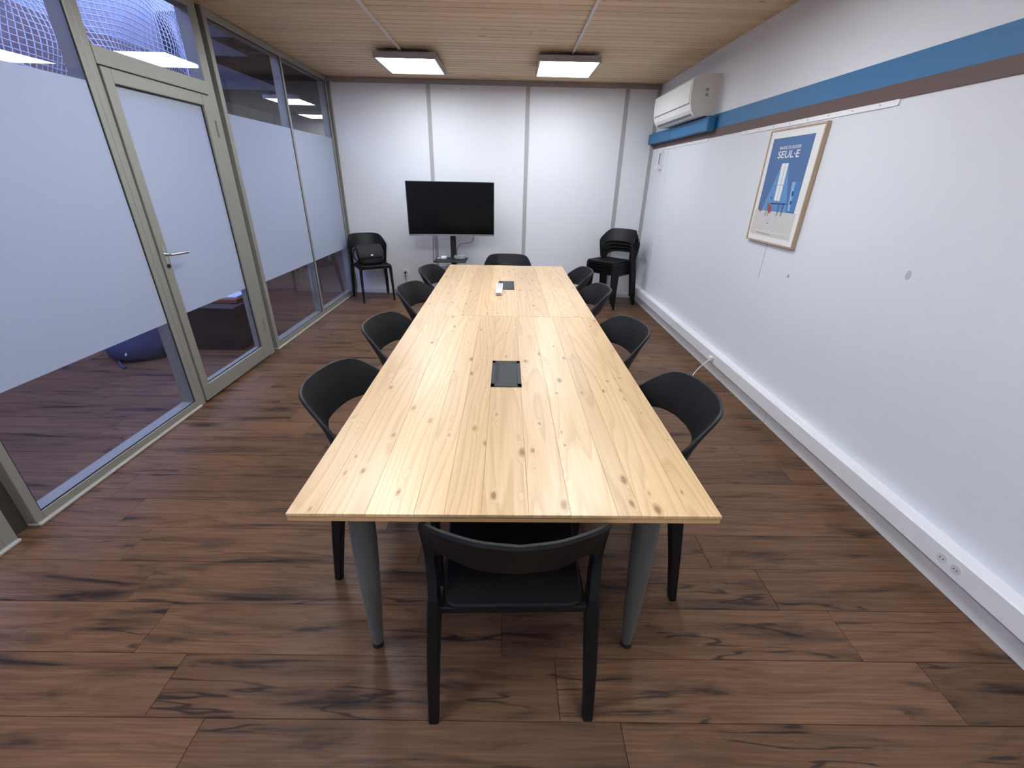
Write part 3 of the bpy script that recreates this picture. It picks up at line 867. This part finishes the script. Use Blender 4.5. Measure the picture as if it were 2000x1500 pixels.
# ================================================================== television on its stand
TVX, TVY, TVA = -0.692, 5.33, math.radians(7.5)
tv = empty('television', (TVX, TVY, 0.790), label='large black flat television on a stand by the back wall', cat='television')
tv.rotation_euler.z = TVA
local(MB().box(-.497, .497, 0, .030, 0, .575, .003, 1), 'tv_case', 'tvblack', tv)
local(MB().box(-.30, .30, .030, .062, .08, .46, .01, 2), 'rear_housing', 'tvblack', tv)
local(MB().box(-.488, .488, -.0015, .0005, .016, .567), 'screen', 'screen', tv)
local(MB().box(-.497, .497, -.004, .03, -.006, .010, .001, 1), 'bottom_lip', 'silver', tv)
sd = empty('tv_stand', (TVX - 0.005, TVY + 0.10, 0), label='black pole stand with a small shelf under the television', cat='stand')
px, py = TVX - 0.005, TVY + 0.118
MB().box(px - .033, px + .033, py - .018, py + .018, 0.03, 1.25, .003, 1).build('pole', 'metal_black', sd)
MB().box(px - .065, px + .065, TVY + .074, py - .0185, 0.95, 1.17, .001, 1).build('mount_plate', 'metal_black', sd)
MB().box(px - .205, px + .175, py - .29, py + .03, 0.503, 0.516, .004, 2).build('shelf', 'metal_black', sd)
MB().box(px - .24, px + .24, py - .21, py - .16, 0.03, 0.055, .003, 1).box(px - .24, px + .24, py + .10, py + .15, 0.03, 0.055, .003, 1).box(px - .03, px + .03, py - .2, py + .14, 0.03, 0.055).build('base', 'metal_black', sd)
for sx in (-.21, .21):
    for sy in (-.185, .125):
        MB().disc((px + sx - .01, py + sy, .017), (1, 0, 0), .017, .02, 14).build('castor', 'metal_black', sd)
ad = MB().box(px - .14, px - .075, py - .125, py - .055, .5162, .545, .006, 2).build('power_adapter', 'white_plastic')
tag(ad, 'small white power adapter on the left of the television shelf', 'adapter')
ad2 = MB().box(px - .185, px - .15, py - .11, py - .075, .5162, .528, .003, 2).build('plug_tip', 'white_plastic')
tag(ad2, 'tiny white plug at the left end of the television shelf', 'plug')
cb = empty('cable_bundle', (px + .09, py - .09, .5162), label='crumpled bundle of cables in clear wrap on the television shelf', cat='cables')
rnd = random.Random(4)
for k in range(5):
    pts = []
    for j in range(9):
        a = j * 0.9 + k
        pts.append((px + .085 + .055 * math.cos(a) * (1 + .2 * rnd.random()), py - .09 + .035 * math.sin(a), .524 + .006 * k + .008 * rnd.random()))
    MB().tube(catmull(pts, 3), 0.0045, 6).build('cable_loop', 'lcd' if k % 2 else 'groove', cb, smooth=60)

def cord(name, pts, r, mat, label, cat='cable'):
    o = MB().tube(catmull(pts, 6), r, 6).build(name, mat, smooth=60)
    return tag(o, label, cat)
cord('television_cable', [(-.93, 5.40, .80), (-.935, 5.42, .70), (-.945, 5.44, .58), (-.955, 5.46, .40), (-.99, 5.50, .20), (-1.10, 5.58, .06), (-1.25, 5.655, .03), (-1.335, 5.66, .10), (-1.362, 5.665, .20), (-1.368, 5.672, .262)], .0035, 'metal_black', 'thin black cable hanging from the television to the wall socket')
cord('signal_cable', [(-.445, 5.44, .80), (-.450, 5.44, .755), (-.475, 5.435, .705), (-.54, 5.43, .69), (-.60, 5.42, .685), (-.635, 5.40, .655), (-.650, 5.385, .600), (-.648, 5.36, .552)], .0035, 'metal_black', 'thin black cable looping from the television to its shelf')

# wall socket with plug on the back wall
ws = empty('wall_socket', (-1.366, YB, .235), label='white wall socket with a black plug, low on the back wall', cat='socket')
MB().box(-1.404, -1.326, YB - .014, YB, .237, .315, .003, 2).build('face_plate', 'white_plastic', ws)
MB().disc((-1.365, YB - .014, .276), (0, -1, 0), .024, .002, 24).build('socket_well', 'skirting', ws)
MB().disc((-1.366, YB - .016, .276), (0, -1, 0), .014, .024, 16).build('plug', 'metal_black', ws, smooth=50)

# ================================================================== air conditioner on the right wall
ac = empty('air_conditioner', (XR0, 4.62, 1.905), label='white wall-mounted air conditioner in the far right corner', cat='air conditioner')
prof = [(XR0, 2.198), (XR0 - .155, 2.186), (XR0 - .192, 2.176), (XR0 - .218, 2.155), (XR0 - .220, 2.05), (XR0 - .214, 1.992), (XR0 - .198, 1.945), (XR0 - .172, 1.912), (XR0 - .13, 1.902), (XR0, 1.910)]
MB().prism(prof, 'Y', 4.150, 5.10).build('body', 'ac_white', ac)
MB().prism([(a, b_) for a, b_ in prof], 'Y', 4.132, 4.150).build('end_cap', 'ac_side', ac)
MB().prism(prof, 'Y', 5.10, 5.118).build('end_cap', 'ac_side', ac)
MB().prism([(XR0 - .2215, 2.153), (XR0 - .2240, 2.05), (XR0 - .2185, 1.997), (XR0 - .214, 1.997), (XR0 - .218, 2.05), (XR0 - .217, 2.153)], 'Y', 4.16, 5.09).build('front_panel', 'ac_white', ac)
MB().prism([(XR0 - .2150, 1.995), (XR0 - .2130, 1.988), (XR0 - .208, 1.988), (XR0 - .21, 1.995)], 'Y', 4.155, 5.095).build('seam', 'ac_dark', ac)
MB().prism([(XR0 - .2080, 1.978), (XR0 - .2000, 1.946), (XR0 - .184, 1.925), (XR0 - .180, 1.930), (XR0 - .195, 1.950), (XR0 - .203, 1.980)], 'Y', 4.17, 5.08).build('flap', 'ac_white', ac)
MB().prism([(XR0 - .1830, 1.922), (XR0 - .1680, 1.9075), (XR0 - .160, 1.911), (XR0 - .178, 1.926)], 'Y', 4.18, 5.07).build('air_outlet', 'ac_dark', ac)
for (a, b_, c, d) in ((-.105, -.085, 2.075, 2.095), (-.105, -.080, 2.040, 2.060)):
    MB().box(XR0 + a, XR0 + b_, 4.1310, 4.1325, c, d).build('sticker', 'sticker', ac)
sq = MB()
for t in range(13):
    a = math.radians(60 + t * 20)
    sq.box(XR0 - .045 + .022 * math.cos(a) - .003, XR0 - .045 + .022 * math.cos(a) + .003, 4.1312, 4.1322, 1.958 + .028 * math.sin(a) - .003, 1.958 + .028 * math.sin(a) + .003)
sq.build('knockout', 'ac_side', ac)
spin(ac, TH_R)

# blue pipe duct under the air conditioner
dt = empty('pipe_duct', (XR0, 4.85, 1.785), label='blue boxed pipe duct under the air conditioner', cat='duct')
MB().box(XR0 - .074, XR0 - .005, 4.09, 4.97, 1.795, 1.896, .004, 2).build('duct_length', 'blue', dt)
MB().box(XR0 - .074, XR0 - .005, 4.975, 5.685, 1.795, 1.896, .004, 2).build('duct_length', 'blue', dt)
MB().box(XR0 - .078, XR0 - .005, 4.05, 4.13, 1.789, 1.900, .012, 3).build('end_cap', 'blue', dt)
spin(dt, TH_R)

# ================================================================== framed poster
FX = XR0 - 0.026                                # front plane of the frame
PY0, PY1, PZ0, PZ1 = 2.605, 3.135, 1.060, 1.710
ps = empty('framed_poster', (XR0, (PY0 + PY1) / 2, PZ0), label='framed blue and white poster of a desk under a window on the right wall', cat='poster')
fr = MB(); w = 0.009
for (a, b_, c, d) in ((PY0, PY0 + w, PZ0, PZ1), (PY1 - w, PY1, PZ0, PZ1), (PY0 + w, PY1 - w, PZ0, PZ0 + w), (PY0 + w, PY1 - w, PZ1 - w, PZ1)):
    fr.box(FX, XR0 - 0.002, a, b_, c, d)
fr.build('frame', 'oak', ps)
sheet = MB().box(FX + .006, FX + .009, PY0 + w, PY1 - w, PZ0 + w, PZ1 - w).build('sheet', 'paper', ps)
MX = [FX + .006]
def flat(poly, name, mat, parent, lift):
    x = FX + .006 - lift
    return MB().prism([(p[0], p[1]) for p in poly], 'X', x, x + 0.0003).build(name, mat, parent)
def sc(y, z):                                   # measured on the wall plane -> frame front plane
    return (y * 0.985, 1.397 + (z - 1.397) * 0.985)
def q(pts): return [sc(*p) for p in pts]
flat(q([(3.155, 1.250), (3.155, 1.095), (2.70, 1.095), (2.70, 1.250)]), 'printed_floor', 'p_sand', sheet, .0004)
pb = flat(q([(3.135, 1.664), (2.722, 1.664), (2.722, 1.248), (3.128, 1.248)]), 'print_panel', 'p_blue', sheet, .0008)
flat(q([(2.974, 1.521), (2.906, 1.521), (2.800, 1.250), (3.080, 1.250)]), 'light_beam', 'p_beam', sheet, .0012)
flat(q([(2.960, 1.420), (2.906, 1.521), (2.850, 1.300), (3.000, 1.300)]), 'light_beam', 'p_beam2', sheet, .0016) if False else None
wn = flat(q([(2.974, 1.521), (2.906, 1.521), (2.900, 1.310), (2.962, 1.310)]), 'printed_window', 'paper', sheet, .0020)
flat(q([(2.938, 1.521), (2.934, 1.521), (2.929, 1.310), (2.933, 1.310)]), 'window_bar', 'p_beam2', sheet, .0024)
flat(q([(2.966, 1.402), (2.902, 1.402), (2.902, 1.398), (2.966, 1.398)]), 'window_bar', 'p_beam2', sheet, .0024)
flat(q([(2.818, 1.418), (2.730, 1.420), (2.722, 1.250), (2.794, 1.262)]), 'printed_locker', 'p_mid', sheet, .0016)
flat(q([(2.818, 1.418), (2.786, 1.419), (2.768, 1.256), (2.794, 1.262)]), 'locker_side', 'p_beam2', sheet, .0020)
flat(q([(2.795, 1.365), (2.780, 1.372), (2.775, 1.345), (2.788, 1.338)]), 'locker_mark', 'p_dark', sheet, .0024)
flat(q([(2.788, 1.312), (2.774, 1.318), (2.770, 1.298), (2.783, 1.292)]), 'locker_mark', 'p_dark', sheet, .0024)
flat(q([(2.990, 1.296), (2.818, 1.300), (2.818, 1.293), (2.985, 1.288)]), 'printed_desk', 'p_dark', sheet, .0028)
for yy in (2.895, 2.885, 2.850, 2.842):
    flat(q([(yy + .003, 1.293), (yy, 1.293), (yy, 1.225), (yy + .003, 1.225)]), 'desk_leg', 'p_dark', sheet, .0028)
flat(q([(3.030, 1.296), (3.000, 1.290), (2.968, 1.275), (2.965, 1.240), (2.985, 1.236), (3.008, 1.255)]), 'printed_chair', 'p_red', sheet, .0032)
for yy in (3.020, 3.000, 2.985):
    flat(q([(yy + .003, 1.250), (yy, 1.250), (yy + .006, 1.215), (yy + .009, 1.215)]), 'chair_leg', 'p_dark', sheet, .0028)
flat(q([(3.105, 1.262), (3.085, 1.266), (3.080, 1.240), (3.098, 1.238)]), 'printed_seat', 'p_red', sheet, .0028)
flat(q([(3.003, 1.332), (2.992, 1.332), (2.992, 1.318), (3.003, 1.318)]), 'printed_lamp', 'p_dark', sheet, .0028)
flat(q([(2.975, 1.177), (2.958, 1.178), (2.958, 1.173), (2.975, 1.173)]), 'printed_mark', 'p_dark', sheet, .0028)
flat(q([(3.075, 1.112), (2.905, 1.108), (2.905, 1.105), (3.075, 1.109)]), 'floor_line', 'p_red', sheet, .0028)
flat(q([(3.100, 1.125), (2.70, 1.125), (2.70, 1.122), (3.10, 1.122)]), 'floor_line', 'paper', sheet, .0028)
def lettering(text, yl, yr, z0, z1, bold):
    cu = bpy.data.curves.new('lettering', 'FONT'); cu.body = text
    cu.offset = bold; cu.extrude = 0
    t = bpy.data.objects.new('lettering', cu); COL.objects.link(t)
    dg = bpy.context.evaluated_depsgraph_get()
    me = bpy.data.meshes.new_from_object(t.evaluated_get(dg))
    bpy.data.objects.remove(t, do_unlink=True)
    xs = [v.co.x for v in me.vertices]; ys = [v.co.y for v in me.vertices]
    for v in me.vertices:
        u = (v.co.x - min(xs)) / (max(xs) - min(xs)); w_ = (v.co.y - min(ys)) / (max(ys) - min(ys))
        v.co = (0, (yl + (yr - yl) * u) - (yl + yr) / 2, (z1 - z0) * w_)
    me.materials.clear(); me.materials.append(MAT['paper'])
    o = bpy.data.objects.new('lettering', me); COL.objects.link(o)
    o.parent = sheet
    base = ps.location + sheet.location
    o.location = Vector((FX + .006 - .0016, (yl + yr) / 2, z0)) - base
    return o
(yl, z1), (yr, z0) = sc(3.042, 1.616), sc(2.824, 1.599)
lettering('MARRE DE BOSSER', yl, yr, z0, z1, 0.004)
(yl, z1), (yr, z0) = sc(3.045, 1.591), sc(2.824, 1.551)
lettering('SEUL\u00b7E', yl, yr, z0, z1, 0.012)
spin(ps, TH_R)
o = MB().tube([(XR0 - .002, 2.895, 1.06), (XR0 - .002, 2.90, .95), (XR0 - .002, 2.902, .835)], .0012, 5).build('hanging_string', 'mark')
spin(tag(o, 'thin string hanging below the framed poster', 'string'), TH_R)

# small things on the right wall
o = MB().disc((XR0 - .0008, 1.818, 1.066), (-1, 0, 0), .020, .0008, 18, .62, 1.0).build('wall_stain', 'mark')
spin(tag(o, 'small grey oval smudge on the bare white wall', 'stain'), TH_R)
o = MB().disc((XR0 - .004, 2.60, .913), (-1, 0, 0), .011, .004, 16).build('wall_plug', 'wall_white', smooth=50)
spin(tag(o, 'small white filled wall plug below the poster', 'wall plug'), TH_R)
wc = empty('wall_controller', (XR0, 5.31, 1.535), label='small white wall controller under the duct in the far right corner', cat='controller')
MB().prism([(XR0, 1.722), (XR0 - .030, 1.720), (XR0 - .034, 1.70), (XR0 - .040, 1.60), (XR0 - .050, 1.555), (XR0 - .052, 1.537), (XR0, 1.535)], 'Y', 5.285, 5.335).build('case', 'white_plastic', wc)
MB().box(XR0 - .046, XR0 - .034, 5.281, 5.2855, 1.58, 1.69).build('grille', 'groove', wc)
spin(wc, TH_R)
# plug and white cord in the trunking
wp = empty('white_plug', (XR0 - .062, 3.13, .13), label='clear white plug in the trunking with a white cord to the floor', cat='plug')
MB().box(XR0 - .088, XR0 - .062, 3.115, 3.150, .137, .172, .006, 2).build('plug_body', 'white_plastic', wp)
MB().tube(catmull([(XR0 - .086, 3.13, .145), (XR0 - .110, 3.125, .125), (XR0 - .15, 3.12, .085), (XR0 - .185, 3.11, .045), (XR0 - .22, 3.08, .012), (XR0 - .30, 2.98, .004), (XR0 - .42, 2.86, .004), (XR0 - .62, 2.72, .004), (XR0 - .9, 2.60, .004)], 6), .0036, 6).build('cord', 'white_plastic', wp, smooth=60)
spin(wp, TH_R)

# ================================================================== things seen through the glass
bn = empty('low_bench', (-2.525, 3.78, 0), label='low dark wooden bench behind the glass door', cat='bench')
MB().box(-2.73, -2.32, 3.53, 4.05, 0.0, 0.36, .004, 1).build('bench_body', 'bench', bn)
MB().box(-2.74, -2.31, 3.52, 4.06, 0.36, 0.38, .004, 1).build('bench_top', 'bench', bn)
tag(MB().box(-2.62, -2.36, 3.66, 3.92, .3805, .415, .004, 1).build('cardboard_box', 'orange'), 'flat orange-brown box on the low bench behind the door', 'box')
tag(MB().box(-2.58, -2.38, 3.70, 3.91, .4155, .43, .003, 1).build('paper_stack', 'paper'), 'white stack of paper on the orange box behind the door', 'paper')
bb = empty('blue_sack', (-3.08, 3.46, 0), label='slumped dark blue sack on the floor behind the glass', cat='sack')
loops = []
for (z, rx, ry) in ((0.0, .27, .22), (.04, .31, .26), (.14, .30, .25), (.26, .25, .2), (.38, .19, .15), (.46, .12, .1), (.49, .04, .04)):
    loops.append([Vector((-3.08 + rx * math.cos(a) * (1 + .08 * math.sin(3 * a + z * 9)), 3.46 + ry * math.sin(a) * (1 + .08 * math.cos(4 * a + z * 7)), z)) for a in [2 * math.pi * k / 28 for k in range(28)]])
MB().loft(loops).build('sack_body', 'bag_blue', bb, smooth=60)
MB().disc((-3.075, 3.205, .075), (0.1, -1, .25), .022, .012, 12, 1.3, .8).build('tag', 'white_plastic', bb)
MB().tube(catmull([(-3.16, 3.24, .03), (-3.12, 3.19, .012), (-3.06, 3.13, .011), (-2.99, 3.08, .011)], 5), .010, 6).build('strap', 'bag_blue', bb, smooth=60)

# safety net hung in the yard: real cords
rnd = random.Random(9)
net = MB()
ny, nz = 74, 44
def np_(i, j):
    y = 3.2 + 3.6 * i / ny; z = 1.75 + 2.1 * j / nz
    x = -3.95 + 0.11 * math.sin(i * 0.16 + j * 0.11) * math.cos(j * 0.13) + 0.03 * math.sin(i * 0.45 - j * 0.3)
    return Vector((x, y + 0.02 * math.sin(j * 0.31 + i * .1), z + 0.04 * math.sin(i * 0.17)))
for i in range(ny + 1):
    net.tube([np_(i, j) for j in range(nz + 1)], 0.0048, 4, False)
for j in range(nz + 1):
    net.tube([np_(i, j) for i in range(ny + 1)], 0.0048, 4, False)
tag(net.build('safety_net', 'net'), 'white safety net hung in the yard behind the upper glass', 'net')
rope = MB().tube(catmull([(-3.6, 5.6, 3.6), (-3.62, 5.62, 3.2), (-3.55, 5.75, 2.95), (-3.6, 5.8, 2.6), (-3.62, 5.78, 2.2)], 6), .009, 6).build('rope', 'net', smooth=60)
tag(rope, 'pale rope hanging in front of the safety net', 'rope')
